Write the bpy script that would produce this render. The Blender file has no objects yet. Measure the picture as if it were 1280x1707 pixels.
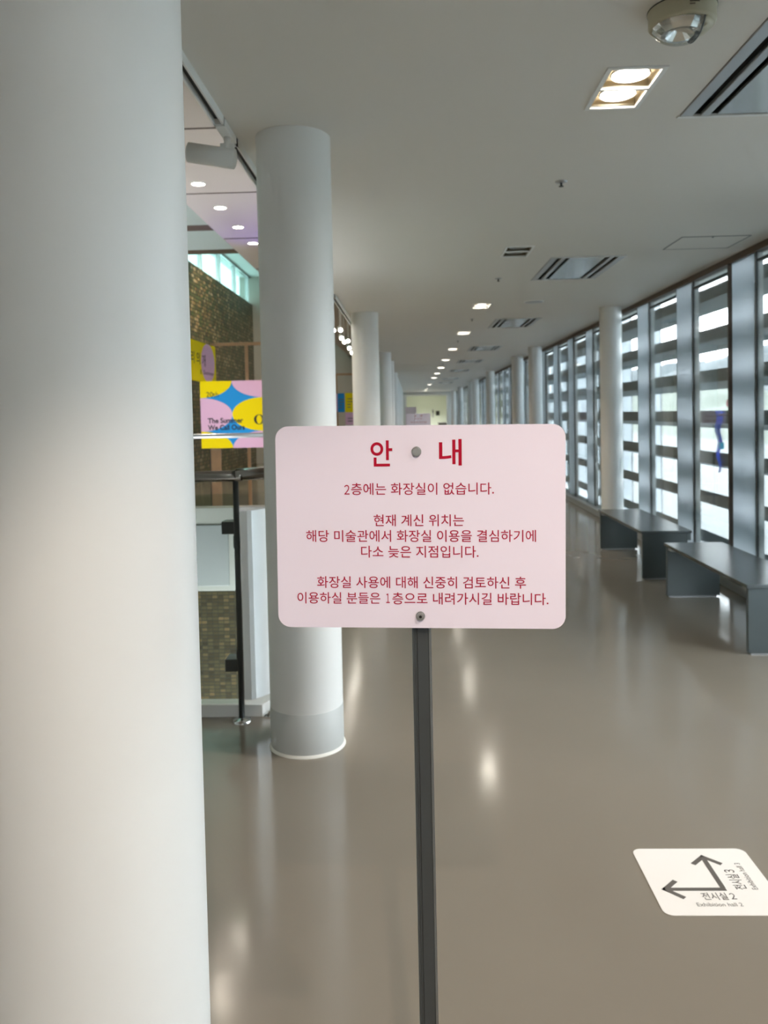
import bpy, bmesh, math, random
from mathutils import Vector, Matrix
random.seed(7)
S = bpy.context.scene
COL = S.collection
PI = math.pi

# ------------------------------------------------------------------ camera
F_PX, W_PX, H_PX = 1350.0, 1280, 1707
cam_d = bpy.data.cameras.new('camera')
cam = bpy.data.objects.new('camera', cam_d)
COL.objects.link(cam)
S.camera = cam
cam_d.sensor_fit = 'AUTO'
cam_d.sensor_width = 36.0
cam_d.lens = F_PX * 36.0 / H_PX
cam_d.shift_y = -(H_PX / 2 - 740.0) / H_PX
cam_d.clip_start = 0.05
cam_d.clip_end = 3000
CAM_Z = 1.5
pitch, yaw, roll = math.radians(2.0816), math.radians(1.9095), math.radians(-1.2)
cam.matrix_world = (Matrix.Translation((0, 0, CAM_Z)) @ Matrix.Rotation(yaw, 4, 'Z')
                    @ Matrix.Rotation(PI / 2 - pitch, 4, 'X') @ Matrix.Rotation(roll, 4, 'Z'))
cam_d.dof.use_dof = True
cam_d.dof.focus_distance = 1.22
cam_d.dof.aperture_fstop = 9.0

# ------------------------------------------------------------------ view, world, lights
S.view_settings.view_transform = 'Standard'
S.view_settings.look = 'None'
S.view_settings.gamma = 1.0
S.view_settings.use_curve_mapping = False
S.view_settings.exposure = 1.85
S.cycles.max_bounces = 14
S.cycles.diffuse_bounces = 7
S.cycles.glossy_bounces = 6
S.cycles.transparent_max_bounces = 24
S.cycles.transmission_bounces = 8
S.cycles.use_denoising = True
S.cycles.sample_clamp_indirect = 6.0
S.cycles.caustics_reflective = False
S.cycles.caustics_refractive = False

SKY = 4.9
LAMP_W = 25.0
world = bpy.data.worlds.new('overcast sky')
S.world = world
world.use_nodes = True
wn, wl = world.node_tree.nodes, world.node_tree.links
bg = wn['Background']
tc = wn.new('ShaderNodeTexCoord')
sep = wn.new('ShaderNodeSeparateXYZ')
ramp = wn.new('ShaderNodeValToRGB')
wl.new(tc.outputs['Generated'], sep.inputs[0])
wl.new(sep.outputs['Z'], ramp.inputs[0])
ramp.color_ramp.elements[0].position = 0.0
ramp.color_ramp.elements[0].color = (0.90, 0.955, 1.0, 1)
ramp.color_ramp.elements[1].position = 0.8
ramp.color_ramp.elements[1].color = (0.86, 0.93, 1.0, 1)
wl.new(ramp.outputs[0], bg.inputs['Color'])
bg.inputs['Strength'].default_value = SKY


def portal(name, loc, rot, sx, sy):
    d = bpy.data.lights.new(name, 'AREA')
    d.shape = 'RECTANGLE'
    d.size, d.size_y = sx, sy
    d.cycles.is_portal = True
    o = bpy.data.objects.new(name, d)
    COL.objects.link(o)
    o.location, o.rotation_euler = loc, rot


# portals carry no light of their own: they only guide the sky's light through the openings
portal('window_portal', (2.76, 21.0, 1.4), (0, PI / 2, 0), 2.7, 51.5)
portal('clerestory_portal', (-5.12, 15.0, 5.5), (0, -PI / 2, 0), 0.85, 22.0)


def spot(name, loc, power, colour=(1.0, 0.85, 0.70), angle=116, blend=0.8, radius=0.03, aim=None):
    d = bpy.data.lights.new(name, 'SPOT')
    d.energy, d.color = power, colour
    d.spot_size, d.spot_blend, d.shadow_soft_size = math.radians(angle), blend, radius
    o = bpy.data.objects.new(name, d)
    COL.objects.link(o)
    o.location = loc
    if aim is not None:
        o.rotation_euler = (Vector(aim) - Vector(loc)).to_track_quat('-Z', 'Y').to_euler()
    return o


# ------------------------------------------------------------------ materials
def lin(r, g, b):
    f = lambda c: (c / 255) / 12.92 if c / 255 <= 0.04045 else ((c / 255 + 0.055) / 1.055) ** 2.4
    return (f(r), f(g), f(b), 1)


def mat(name, col, rough=0.5, metal=0.0, spec=0.5, emit=None, es=0.0, bump=None, vary=None, coat=0.0):
    m = bpy.data.materials.new(name)
    m.use_nodes = True
    n, l = m.node_tree.nodes, m.node_tree.links
    p = n['Principled BSDF']
    p.inputs['Base Color'].default_value = col if len(col) == 4 else (*col, 1)
    p.inputs['Roughness'].default_value = rough
    p.inputs['Metallic'].default_value = metal
    p.inputs['Specular IOR Level'].default_value = spec
    p.inputs['Coat Weight'].default_value = coat
    if emit:
        p.inputs['Emission Color'].default_value = (*emit[:3], 1)
        p.inputs['Emission Strength'].default_value = es
    if vary or bump:
        t = n.new('ShaderNodeTexCoord')
        nz = n.new('ShaderNodeTexNoise')
        nz.inputs['Scale'].default_value = (vary or bump)[0]
        nz.inputs['Detail'].default_value = 5
        l.new(t.outputs['Object'], nz.inputs['Vector'])
        if vary:
            mx = n.new('ShaderNodeMix')
            mx.data_type = 'RGBA'
            a = [c * (1 - vary[1]) for c in col[:3]]
            b = [min(1, c * (1 + vary[1])) for c in col[:3]]
            mx.inputs[6].default_value = (*a, 1)
            mx.inputs[7].default_value = (*b, 1)
            l.new(nz.outputs['Fac'], mx.inputs[0])
            l.new(mx.outputs[2], p.inputs['Base Color'])
        if bump:
            bp = n.new('ShaderNodeBump')
            bp.inputs['Strength'].default_value = bump[1]
            bp.inputs['Distance'].default_value = 0.01
            l.new(nz.outputs['Fac'], bp.inputs['Height'])
            l.new(bp.outputs[0], p.inputs['Normal'])
    return m


M = {}
M['ceiling'] = mat('matt white ceiling paint', (0.73, 0.70, 0.65), 0.55, spec=0.3, vary=(0.8, 0.03))
M['wall'] = mat('white wall paint', (0.72, 0.73, 0.72), 0.6, vary=(1.2, 0.03))
M['column'] = mat('satin white column paint', (0.80, 0.80, 0.79), 0.42, spec=0.4, vary=(3.0, 0.025))
M['greyband'] = mat('pale grey foot paint', (0.50, 0.51, 0.50), 0.45)
M['sealant'] = mat('white sealant', (0.78, 0.76, 0.70), 0.5)
M['bluegrey'] = mat('satin grey bench steel', (0.105, 0.125, 0.13), 0.28, metal=0.35, vary=(6, 0.1))
M['benchtop'] = mat('brushed bench top', (0.13, 0.145, 0.15), 0.26, metal=0.6, vary=(5, 0.08))
M['black'] = mat('black slot', (0.012, 0.012, 0.012), 0.6)
M['darkgrey'] = mat('dark grey metal', (0.06, 0.065, 0.065), 0.4, metal=0.5)
M['pole'] = mat('grey powder coated tube', (0.105, 0.115, 0.12), 0.36, metal=0.55)
M['pole_edge'] = mat('bare aluminium edge', (0.32, 0.34, 0.35), 0.3, metal=0.8)
M['steel'] = mat('polished stainless steel', (0.62, 0.63, 0.62), 0.16, metal=1.0)
M['railsteel'] = mat('dark polished handrail steel', (0.26, 0.235, 0.21), 0.18, metal=1.0)
M['brushed'] = mat('brushed stainless sheet', (0.84, 0.87, 0.88), 0.36, metal=0.25, vary=(4, 0.08))
M['alu'] = mat('anodised aluminium', (0.48, 0.49, 0.50), 0.35, metal=0.7)
M['louvre'] = mat('grey painted louvre blade', (0.085, 0.122, 0.130), 0.5, metal=0.1)
M['jamb'] = mat('pale grey jamb', (0.55, 0.60, 0.61), 0.45)
M['gasket'] = mat('dark window gasket', (0.035, 0.045, 0.05), 0.5)
M['brown'] = mat('brown trim', (0.115, 0.085, 0.065), 0.5)
M['pink'] = mat('matt pink sign board', lin(243, 232, 248), 0.6, spec=0.25)
M['palepink'] = mat('pale pink board', lin(232, 218, 228), 0.6)
M['red'] = mat('crimson print', lin(182, 10, 48), 0.6, spec=0.2)
M['redsoft'] = mat('soft crimson print', lin(176, 26, 66), 0.6, spec=0.2)
M['bolt'] = mat('zinc bolt', (0.60, 0.60, 0.60), 0.28, metal=0.9)
M['white'] = mat('white plastic', (0.80, 0.80, 0.78), 0.45)
M['sticker'] = mat('white vinyl', (0.86, 0.80, 0.75), 0.5)
M['stickergrey'] = mat('grey print', lin(95, 88, 82), 0.5)
M['beige'] = mat('beige plastic', lin(176, 168, 142), 0.45)
M['gold'] = mat('warm reflector', (0.26, 0.22, 0.155), 0.4, metal=0.4)
M['reflector'] = mat('chrome reflector', (0.8, 0.8, 0.8), 0.12, metal=1.0)
M['panelgloss'] = mat('glossy diffuser panel', (0.52, 0.54, 0.54), 0.22, metal=0.7)
M['lamp_on'] = mat('lit lamp', (1, 1, 1), 0.4, emit=(1.0, 0.93, 0.80), es=15.0)
M['lamp_core'] = mat('lit lamp lens', (1, 1, 1), 0.4, emit=(1.0, 0.90, 0.76), es=4.0)
M['lamp_off'] = mat('unlit lamp', (0.55, 0.54, 0.5), 0.2, metal=0.5)
M['wood'] = mat('pale timber', (0.42, 0.25, 0.14), 0.5, vary=(9, 0.2))
M['darkwood'] = mat('brown timber', (0.20, 0.115, 0.055), 0.5, vary=(9, 0.2))
M['yellow'] = mat('yellow print', lin(232, 208, 8), 0.6, spec=0.15)
M['bpink'] = mat('lilac pink print', lin(214, 172, 200), 0.6, spec=0.15)
M['blue'] = mat('blue print', lin(40, 140, 208), 0.6, spec=0.15)
M['ink'] = mat('black print', (0.012, 0.012, 0.016), 0.6)
M['soffit'] = mat('warm white soffit', (0.66, 0.60, 0.56), 0.6)
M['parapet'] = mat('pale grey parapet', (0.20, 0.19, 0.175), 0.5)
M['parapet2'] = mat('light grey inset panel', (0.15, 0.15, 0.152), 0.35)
M['endwall'] = mat('pale green yellow wall', (0.64, 0.69, 0.62), 0.6)
M['atriumgrey'] = mat('grey beige wall', (0.40, 0.37, 0.33), 0.6)
M['ground'] = mat('pale concrete paving', (0.062, 0.070, 0.068), 0.8, vary=(0.3, 0.12))
M['grass'] = mat('grass slope', (0.042, 0.054, 0.040), 0.9, vary=(0.15, 0.25))
M['farhill'] = mat('haze tinted wooded hill', (0.042, 0.052, 0.056), 0.9, vary=(0.03, 0.2))  # blue-grey base colour carries the haze of distance


def floor_mat():
    m = mat('glossy grey epoxy', (0.23, 0.205, 0.17), 0.16, spec=0.5, coat=0.0)
    n, l = m.node_tree.nodes, m.node_tree.links
    p = n['Principled BSDF']
    t = n.new('ShaderNodeTexCoord')
    a = n.new('ShaderNodeTexNoise')
    a.inputs['Scale'].default_value = 1.3
    a.inputs['Detail'].default_value = 6
    l.new(t.outputs['Object'], a.inputs['Vector'])
    mx = n.new('ShaderNodeMix')
    mx.data_type = 'RGBA'
    mx.inputs[6].default_value = (0.222, 0.190, 0.152, 1)
    mx.inputs[7].default_value = (0.265, 0.227, 0.181, 1)
    l.new(a.outputs['Fac'], mx.inputs[0])
    l.new(mx.outputs[2], p.inputs['Base Color'])
    mr = n.new('ShaderNodeMapRange')
    mr.inputs['To Min'].default_value = 0.09
    mr.inputs['To Max'].default_value = 0.19
    l.new(a.outputs['Fac'], mr.inputs['Value'])
    l.new(mr.outputs[0], p.inputs['Roughness'])
    b = n.new('ShaderNodeTexNoise')
    b.inputs['Scale'].default_value = 5.0
    l.new(t.outputs['Object'], b.inputs['Vector'])
    bp = n.new('ShaderNodeBump')
    bp.inputs['Strength'].default_value = 0.05
    bp.inputs['Distance'].default_value = 0.01
    l.new(b.outputs['Fac'], bp.inputs['Height'])
    l.new(bp.outputs[0], p.inputs['Normal'])
    return m


def glass_mat(name, tint, refl=1.0):
    m = bpy.data.materials.new(name)
    m.use_nodes = True
    n, l = m.node_tree.nodes, m.node_tree.links
    n.remove(n['Principled BSDF'])
    tr = n.new('ShaderNodeBsdfTransparent')
    tr.inputs[0].default_value = (*tint, 1)
    gl = n.new('ShaderNodeBsdfGlossy')
    gl.inputs['Roughness'].default_value = 0.02
    fr = n.new('ShaderNodeFresnel')
    fr.inputs[0].default_value = 1.35
    mu = n.new('ShaderNodeMath')
    mu.operation = 'MULTIPLY'
    mu.inputs[1].default_value = 0.6 * refl
    l.new(fr.outputs[0], mu.inputs[0])
    mx = n.new('ShaderNodeMixShader')
    l.new(mu.outputs[0], mx.inputs[0])
    l.new(tr.outputs[0], mx.inputs[1])
    l.new(gl.outputs[0], mx.inputs[2])
    l.new(mx.outputs[0], n['Material Output'].inputs[0])
    return m


def frosted_mat(name='frosted glass panel', share=0.16):
    m = bpy.data.materials.new(name)
    m.use_nodes = True
    n, l = m.node_tree.nodes, m.node_tree.links
    n.remove(n['Principled BSDF'])
    tl = n.new('ShaderNodeBsdfTranslucent')
    tl.inputs[0].default_value = (0.90, 0.95, 0.98, 1)
    df = n.new('ShaderNodeBsdfDiffuse')
    df.inputs[0].default_value = (0.40, 0.43, 0.46, 1)
    gl = n.new('ShaderNodeBsdfGlossy')
    gl.inputs['Roughness'].default_value = 0.35
    gl.inputs[0].default_value = (0.8, 0.85, 0.88, 1)
    fr = n.new('ShaderNodeFresnel')
    fr.inputs[0].default_value = 1.45
    a = n.new('ShaderNodeMixShader')
    a.inputs[0].default_value = share
    l.new(tl.outputs[0], a.inputs[1])
    l.new(df.outputs[0], a.inputs[2])
    b = n.new('ShaderNodeMixShader')
    l.new(fr.outputs[0], b.inputs[0])
    l.new(a.outputs[0], b.inputs[1])
    l.new(gl.outputs[0], b.inputs[2])
    l.new(b.outputs[0], n['Material Output'].inputs[0])
    return m


def mosaic_mat(name, tile_w, tile_h, axis, cols, rough=0.35, bump=0.6, spec=0.5):
    """small tiles laid in rows, each tile its own colour"""
    m = bpy.data.materials.new(name)
    m.use_nodes = True
    n, l = m.node_tree.nodes, m.node_tree.links
    p = n['Principled BSDF']
    t = n.new('ShaderNodeTexCoord')
    sp = n.new('ShaderNodeSeparateXYZ')
    l.new(t.outputs['Object'], sp.inputs[0])
    du = n.new('ShaderNodeMath'); du.operation = 'DIVIDE'; du.inputs[1].default_value = tile_w
    dv = n.new('ShaderNodeMath'); dv.operation = 'DIVIDE'; dv.inputs[1].default_value = tile_h
    l.new(sp.outputs[axis], du.inputs[0])
    l.new(sp.outputs['Z'], dv.inputs[0])
    fu = n.new('ShaderNodeMath'); fu.operation = 'FLOOR'; l.new(du.outputs[0], fu.inputs[0])
    fv = n.new('ShaderNodeMath'); fv.operation = 'FLOOR'; l.new(dv.outputs[0], fv.inputs[0])
    cb = n.new('ShaderNodeCombineXYZ')
    l.new(fu.outputs[0], cb.inputs[0]); l.new(fv.outputs[0], cb.inputs[1])
    wnz = n.new('ShaderNodeTexWhiteNoise'); wnz.noise_dimensions = '3D'
    l.new(cb.outputs[0], wnz.inputs['Vector'])
    big = n.new('ShaderNodeTexNoise'); big.inputs['Scale'].default_value = 0.14; big.inputs['Detail'].default_value = 4
    l.new(cb.outputs[0], big.inputs['Vector'])
    add = n.new('ShaderNodeMath'); add.operation = 'MULTIPLY_ADD'; add.inputs[1].default_value = 0.55
    l.new(wnz.outputs['Value'], add.inputs[0])
    half = n.new('ShaderNodeMath'); half.operation = 'MULTIPLY'; half.inputs[1].default_value = 0.5
    l.new(big.outputs['Fac'], half.inputs[0]); l.new(half.outputs[0], add.inputs[2])
    rp = n.new('ShaderNodeValToRGB')
    e = rp.color_ramp.elements
    e[0].position, e[0].color = 0.1, (*cols[0], 1)
    e[1].position, e[1].color = 0.9, (*cols[-1], 1)
    for i, c in enumerate(cols[1:-1]):
        q = e.new(0.1 + 0.8 * (i + 1) / (len(cols) - 1)); q.color = (*c, 1)
    l.new(add.outputs[0], rp.inputs[0])
    # dark gaps between tiles
    ru = n.new('ShaderNodeMath'); ru.operation = 'FRACT'; l.new(du.outputs[0], ru.inputs[0])
    rv = n.new('ShaderNodeMath'); rv.operation = 'FRACT'; l.new(dv.outputs[0], rv.inputs[0])
    gu = n.new('ShaderNodeMath'); gu.operation = 'GREATER_THAN'; gu.inputs[1].default_value = 0.10; l.new(ru.outputs[0], gu.inputs[0])
    gv = n.new('ShaderNodeMath'); gv.operation = 'GREATER_THAN'; gv.inputs[1].default_value = 0.22; l.new(rv.outputs[0], gv.inputs[0])
    gg = n.new('ShaderNodeMath'); gg.operation = 'MULTIPLY'; l.new(gu.outputs[0], gg.inputs[0]); l.new(gv.outputs[0], gg.inputs[1])
    mx = n.new('ShaderNodeMix'); mx.data_type = 'RGBA'
    mx.inputs[6].default_value = (0.02, 0.018, 0.014, 1)
    l.new(gg.outputs[0], mx.inputs[0]); l.new(rp.outputs[0], mx.inputs[7])
    l.new(mx.outputs[2], p.inputs['Base Color'])
    p.inputs['Roughness'].default_value = rough
    p.inputs['Specular IOR Level'].default_value = spec
    hm = n.new('ShaderNodeMath'); hm.operation = 'MULTIPLY_ADD'; hm.inputs[1].default_value = 0.8
    l.new(wnz.outputs['Value'], hm.inputs[0]); l.new(gg.outputs[0], hm.inputs[2])
    bp = n.new('ShaderNodeBump'); bp.inputs['Strength'].default_value = bump; bp.inputs['Distance'].default_value = 0.03
    l.new(hm.outputs[0], bp.inputs['Height']); l.new(bp.outputs[0], p.inputs['Normal'])
    return m


def gleam_mat(name, col):  # translucent colour for the modelled window reflections
    m = mat(name, col, 0.6, spec=0.2)
    n, l = m.node_tree.nodes, m.node_tree.links
    tl = n.new('ShaderNodeBsdfTranslucent')
    tl.inputs[0].default_value = (*col, 1)
    mx = n.new('ShaderNodeMixShader')
    mx.inputs[0].default_value = 0.6
    l.new(n['Principled BSDF'].outputs[0], mx.inputs[1])
    l.new(tl.outputs[0], mx.inputs[2])
    l.new(mx.outputs[0], n['Material Output'].inputs[0])
    return m


M['ledblue'] = gleam_mat('vivid blue cloth', (0.02, 0.24, 1.0))
M['cyan'] = gleam_mat('cyan cloth', (0.02, 0.80, 0.95))
M['rose'] = gleam_mat('rose gleam', (1.0, 0.10, 0.24))
M['floor'] = floor_mat()
M['glass'] = glass_mat('window glass', (0.955, 0.98, 0.98))
M['skyglass'] = glass_mat('green tinted clerestory glass', (0.40, 0.54, 0.51))
M['railglass'] = glass_mat('balustrade glass', (0.88, 0.93, 0.90), 0.15)
M['domeglass'] = glass_mat('clear plastic dome', (0.95, 0.97, 0.96))
M['frosted'] = frosted_mat()
M['outerpanel'] = frosted_mat('outer frosted panel', 0.08)
M['mosaic'] = mosaic_mat('wall of small tiles', 0.10, 0.09, 'Y',
                         [(0.02, 0.016, 0.01), (0.09, 0.062, 0.026), (0.07, 0.10, 0.03), (0.26, 0.155, 0.06), (0.62, 0.50, 0.32)])
M['stone'] = mosaic_mat('rough brown tiles', 0.043, 0.028, 'X',
                        [(0.012, 0.009, 0.005), (0.03, 0.022, 0.011), (0.04, 0.032, 0.015), (0.095, 0.06, 0.026)], 0.6, 0.8, 0.08)


# ------------------------------------------------------------------ mesh helpers
class MB:
    def __init__(self):
        self.bm = bmesh.new()

    def box(self, x0, x1, y0, y1, z0, z1, bevel=0.0, mi=0):
        x0, x1, y0, y1, z0, z1 = min(x0, x1), max(x0, x1), min(y0, y1), max(y0, y1), min(z0, z1), max(z0, z1)
        m = Matrix.Translation(((x0 + x1) / 2, (y0 + y1) / 2, (z0 + z1) / 2)) @ Matrix.Diagonal((x1 - x0, y1 - y0, z1 - z0, 1))
        r = bmesh.ops.create_cube(self.bm, size=1.0, matrix=m)
        fs = {f for v in r['verts'] for f in v.link_faces}
        for f in fs:
            f.material_index = mi
        if bevel:
            es = list({e for v in r['verts'] for e in v.link_edges})
            bmesh.ops.bevel(self.bm, geom=es, offset=bevel, segments=2, affect='EDGES', profile=0.5)
        return self

    def cyl(self, p0, p1, r0, r1=None, seg=24, mi=0, caps=True):
        r1 = r0 if r1 is None else r1
        p0, p1 = Vector(p0), Vector(p1)
        d = p1 - p0
        q = d.to_track_quat('Z', 'Y').to_matrix().to_4x4()
        m = Matrix.Translation((p0 + p1) / 2) @ q
        r = bmesh.ops.create_cone(self.bm, cap_ends=caps, segments=seg, radius1=r0, radius2=r1, depth=d.length, matrix=m)
        for f in {f for v in r['verts'] for f in v.link_faces}:
            f.material_index = mi
            f.smooth = len(f.verts) == 4
        return self

    def lathe(self, prof, c=(0, 0, 0), seg=48, smooth=True, mi=0):
        rings = []
        for r, z in prof:
            rings.append([self.bm.verts.new((c[0] + r * math.cos(2 * PI * i / seg), c[1] + r * math.sin(2 * PI * i / seg), c[2] + z)) for i in range(seg)]
                         if r > 1e-6 else [self.bm.verts.new((c[0], c[1], c[2] + z))])
        for a, b in zip(rings, rings[1:]):
            for i in range(seg):
                j = (i + 1) % seg
                vs = [a[i], a[j], b[j], b[i]] if len(a) > 1 and len(b) > 1 else ([a[0], b[j], b[i]] if len(a) == 1 else [a[i], a[j], b[0]])
                f = self.bm.faces.new(vs)
                f.smooth = smooth
                f.material_index = mi
        return self

    def prism(self, pts, axis, a, b, mi=0):
        """closed outline pts (2D) swept along axis from a to b; axis 'Y': pts are (x,z); 'Z': (x,y); 'X': (y,z)"""
        def P(u, v, w):
            return (u, w, v) if axis == 'Y' else (u, v, w) if axis == 'Z' else (w, u, v)
        A = [self.bm.verts.new(P(u, v, a)) for u, v in pts]
        B = [self.bm.verts.new(P(u, v, b)) for u, v in pts]
        n = len(pts)
        fs = [self.bm.faces.new(A[::-1]), self.bm.faces.new(B)]
        for i in range(n):
            fs.append(self.bm.faces.new((A[i], A[(i + 1) % n], B[(i + 1) % n], B[i])))
        for f in fs:
            f.material_index = mi
        return self

    def build(self, name, mats, parent=None, loc=(0, 0, 0)):
        bmesh.ops.recalc_face_normals(self.bm, faces=self.bm.faces)
        me = bpy.data.meshes.new(name)
        self.bm.to_mesh(me)
        self.bm.free()
        for m in (mats if isinstance(mats, (list, tuple)) else [mats]):
            me.materials.append(m)
        o = bpy.data.objects.new(name, me)
        COL.objects.link(o)
        o.location = loc
        if parent:
            o.parent = parent
        return o


def tag(o, label, cat, group=None, kind=None):
    o['label'], o['category'] = label, cat
    if group:
        o['group'] = group
    if kind:
        o['kind'] = kind
    return o


def thing(name, label, cat, loc=(0, 0, 0), group=None, kind=None):
    o = bpy.data.objects.new(name, None)
    o.empty_display_size = 0.1
    COL.objects.link(o)
    o.location = loc
    return tag(o, label, cat, group, kind)


def structure(o, label=None):
    o['kind'] = 'structure'
    if label:
        o['label'] = label
    return o


def dup(o, loc, label=None, parent=None):
    c = o.copy()
    COL.objects.link(c)
    c.parent = parent
    if loc is not None:
        c.location = loc
    if label:
        c['label'] = label
    for ch in [x for x in S.objects if x.parent == o]:
        dup(ch, None, None, c)
    return c


def text_bm(body, size=1.0, offset=0.0):
    c = bpy.data.curves.new('lettering', 'FONT')
    c.body, c.size, c.offset = body, size, offset
    c.resolution_u = 5
    o = bpy.data.objects.new('lettering', c)
    COL.objects.link(o)
    bpy.context.view_layer.update()
    me = bpy.data.meshes.new_from_object(o.evaluated_get(bpy.context.evaluated_depsgraph_get()))
    bpy.data.objects.remove(o)
    bpy.data.curves.remove(c)
    pts = [v.co.copy() for v in me.vertices]
    polys = [list(p.vertices) for p in me.polygons]
    bpy.data.meshes.remove(me)
    return pts, polys


def put_text(bm, body, x0, x1, y0, y1, fn, offset=0.0, fit='x', mi=0):
    """lettering placed so that its own outline fills x0..x1 (and y0..y1 when fit='xy'); fn maps (u,v) to a 3D point"""
    pts, polys = text_bm(body, 1.0, offset)
    ax, bx = min(p.x for p in pts), max(p.x for p in pts)
    ay, by = min(p.y for p in pts), max(p.y for p in pts)
    if fit == 'y':
        sy = (y1 - y0) / (by - ay); sx = sy
        x0 = (x0 + x1) / 2 - sx * (bx - ax) / 2
    else:
        sx = (x1 - x0) / (bx - ax)
        sy = (y1 - y0) / (by - ay) if fit == 'xy' else sx
    cy = (y0 + y1) / 2
    vs = [bm.verts.new(fn(x0 + (p.x - ax) * sx, cy + (p.y - (ay + by) / 2) * sy)) for p in pts]
    for p in polys:
        try:
            f = bm.faces.new([vs[i] for i in p])
            f.material_index = mi
        except ValueError:
            pass


CZ = 2.74            # corridor ceiling height
XW = 2.69            # window plane
XE = -0.78           # left edge of the corridor ceiling
LAMP_Y = [3.21 + 3.15 * k for k in range(-2, 14)]
OFF = {3, 11, 13}    # lamps that are out, by index in LAMP_Y
LAMP_X = 0.85
DIFF_Y = [(2.43, 3.53), (6.63, 7.76), (10.87, 12.0), (15.25, 16.35), (19.1, 20.2), (23.3, 24.4), (28.6, 29.7), (32.4, 33.5)]
DIFF_X = (1.17, 1.76)

# ------------------------------------------------------------------ setting
fl = MB()
fl.prism([(-3.0, -4.0), (2.75, -4.0), (2.75, 53.0), (-0.55, 53.0), (-0.55, 26.0), (-5.2, 26.0), (-5.2, 9.9), (-0.86, 9.9), (-0.86, 4.07), (-3.0, 4.07)], 'Z', -0.3, 0.0)
structure(fl.build('floor', M['floor']))

# ceiling: one sheet with the openings of the recessed fittings left free
holes = [(LAMP_X - 0.095, LAMP_X + 0.095, y - 0.185, y + 0.185) for y in LAMP_Y]
holes += [(0.16 - 0.095, 0.16 + 0.095, -0.70 - 0.185, -0.70 + 0.185)]
holes += [(DIFF_X[0] - 0.006, DIFF_X[1] + 0.006, a - 0.006, b + 0.006) for a, b in DIFF_Y]
cb = MB()
xs = sorted({XE, 2.75} | {v for h in holes for v in h[:2]})
ys = sorted({-4.0, 53.0} | {v for h in holes for v in h[2:]})
vc = {}


def cv(x, y):
    if (x, y) not in vc:
        vc[(x, y)] = cb.bm.verts.new((x, y, CZ))
    return vc[(x, y)]


for i in range(len(xs) - 1):
    for j in range(len(ys) - 1):
        mx_, my_ = (xs[i] + xs[i + 1]) / 2, (ys[j] + ys[j + 1]) / 2
        if any(h[0] < mx_ < h[1] and h[2] < my_ < h[3] for h in holes):
            continue
        cb.bm.faces.new((cv(xs[i], ys[j]), cv(xs[i], ys[j + 1]), cv(xs[i + 1], ys[j + 1]), cv(xs[i + 1], ys[j])))
structure(cb.build('ceiling', M['ceiling']))
cb = MB()
cb.box(XE, 2.95, -4.0, 53.0, 3.30, 3.42)
cb.box(XE, XE + 0.03, -4.0, 53.0, CZ, 3.36)
cb.box(2.75, 2.95, -4.0, 53.0, CZ, 3.36)
structure(cb.build('ceiling_slab', M['ceiling']))

w = MB()
w.box(-3.2, 2.95, -4.2, -4.0, -0.3, 3.4)
structure(w.build('wall_back', M['wall']))
w = MB()
w.box(-3.2, -3.0, -4.0, 4.27, -4.2, 3.4)
w.box(-5.4, -3.0, 4.07, 4.27, -4.2, 6.1)
w.box(-3.2, -1.95, 4.07, 4.27, 3.42, 6.1)
structure(w.build('wall_left', M['wall']))
w = MB()
w.box(-0.55, -0.40, 25.4, 47.0, 0.0, CZ)
structure(w.build('wall_left_far', M['wall']))
w = MB()
w.box(-5.4, -0.55, 26.0, 26.2, -4.2, 6.1)
structure(w.build('wall_atrium_end', M['atriumgrey']))
w = MB()
w.box(-5.4, 0.0, 3.8, 26.2, -4.4, -4.2)
structure(w.build('floor_atrium', M['atriumgrey']))
# soffit over the gallery and atrium roof
w = MB()
w.box(-3.2, XE, -4.2, 4.2, 3.40, 3.5)
w.box(-1.95, XE, 4.2, 26.2, 3.40, 3.5)
w.box(-1.95, -1.85, 4.2, 26.2, 3.5, 6.1)
for sy in (3.1, 5.33, 6.86, 8.6, 10.4, 12.2):
    w.box(-1.94, XE - 0.001, sy, sy + 0.012, 3.394, 3.40, mi=1)
structure(w.build('ceiling_soffit', [M['soffit'], M['brown']]))
w = MB()
w.box(-5.4, -1.85, 4.07, 26.2, 6.0, 6.2)
structure(w.build('ceiling_atrium', M['wall']))
# beams crossing the atrium under its roof
for k, y in enumerate((7.98, 9.15)):
    w = MB()
    w.box(-5.2, -1.95, y, y + 0.22, 3.40, 3.75, mi=0)
    w.box(-5.2, -1.951, y + 0.001, y + 0.219, 3.394, 3.40, mi=1)
    structure(w.build('trim_%d' % (k + 1), [M['wall'], M['brown']]))
# clerestory glass over the tiled wall
cw = bpy.data.objects.new('window_clerestory', None)
COL.objects.link(cw)
structure(cw)
w = MB()
w.box(-5.13, -5.11, 4.27, 26.0, 5.1, 6.0)
w.build('pane', M['skyglass'], cw)
w = MB()
for k in range(12):
    y = 4.3 + k * 1.95
    w.box(-5.16, -5.06, y, y + 0.06, 5.1, 6.0)
w.box(-5.16, -5.06, 4.27, 26.0, 5.1, 5.15)
w.box(-5.16, -5.06, 4.27, 26.0, 5.95, 6.0)
w.build('frame', M['alu'], cw)

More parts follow.
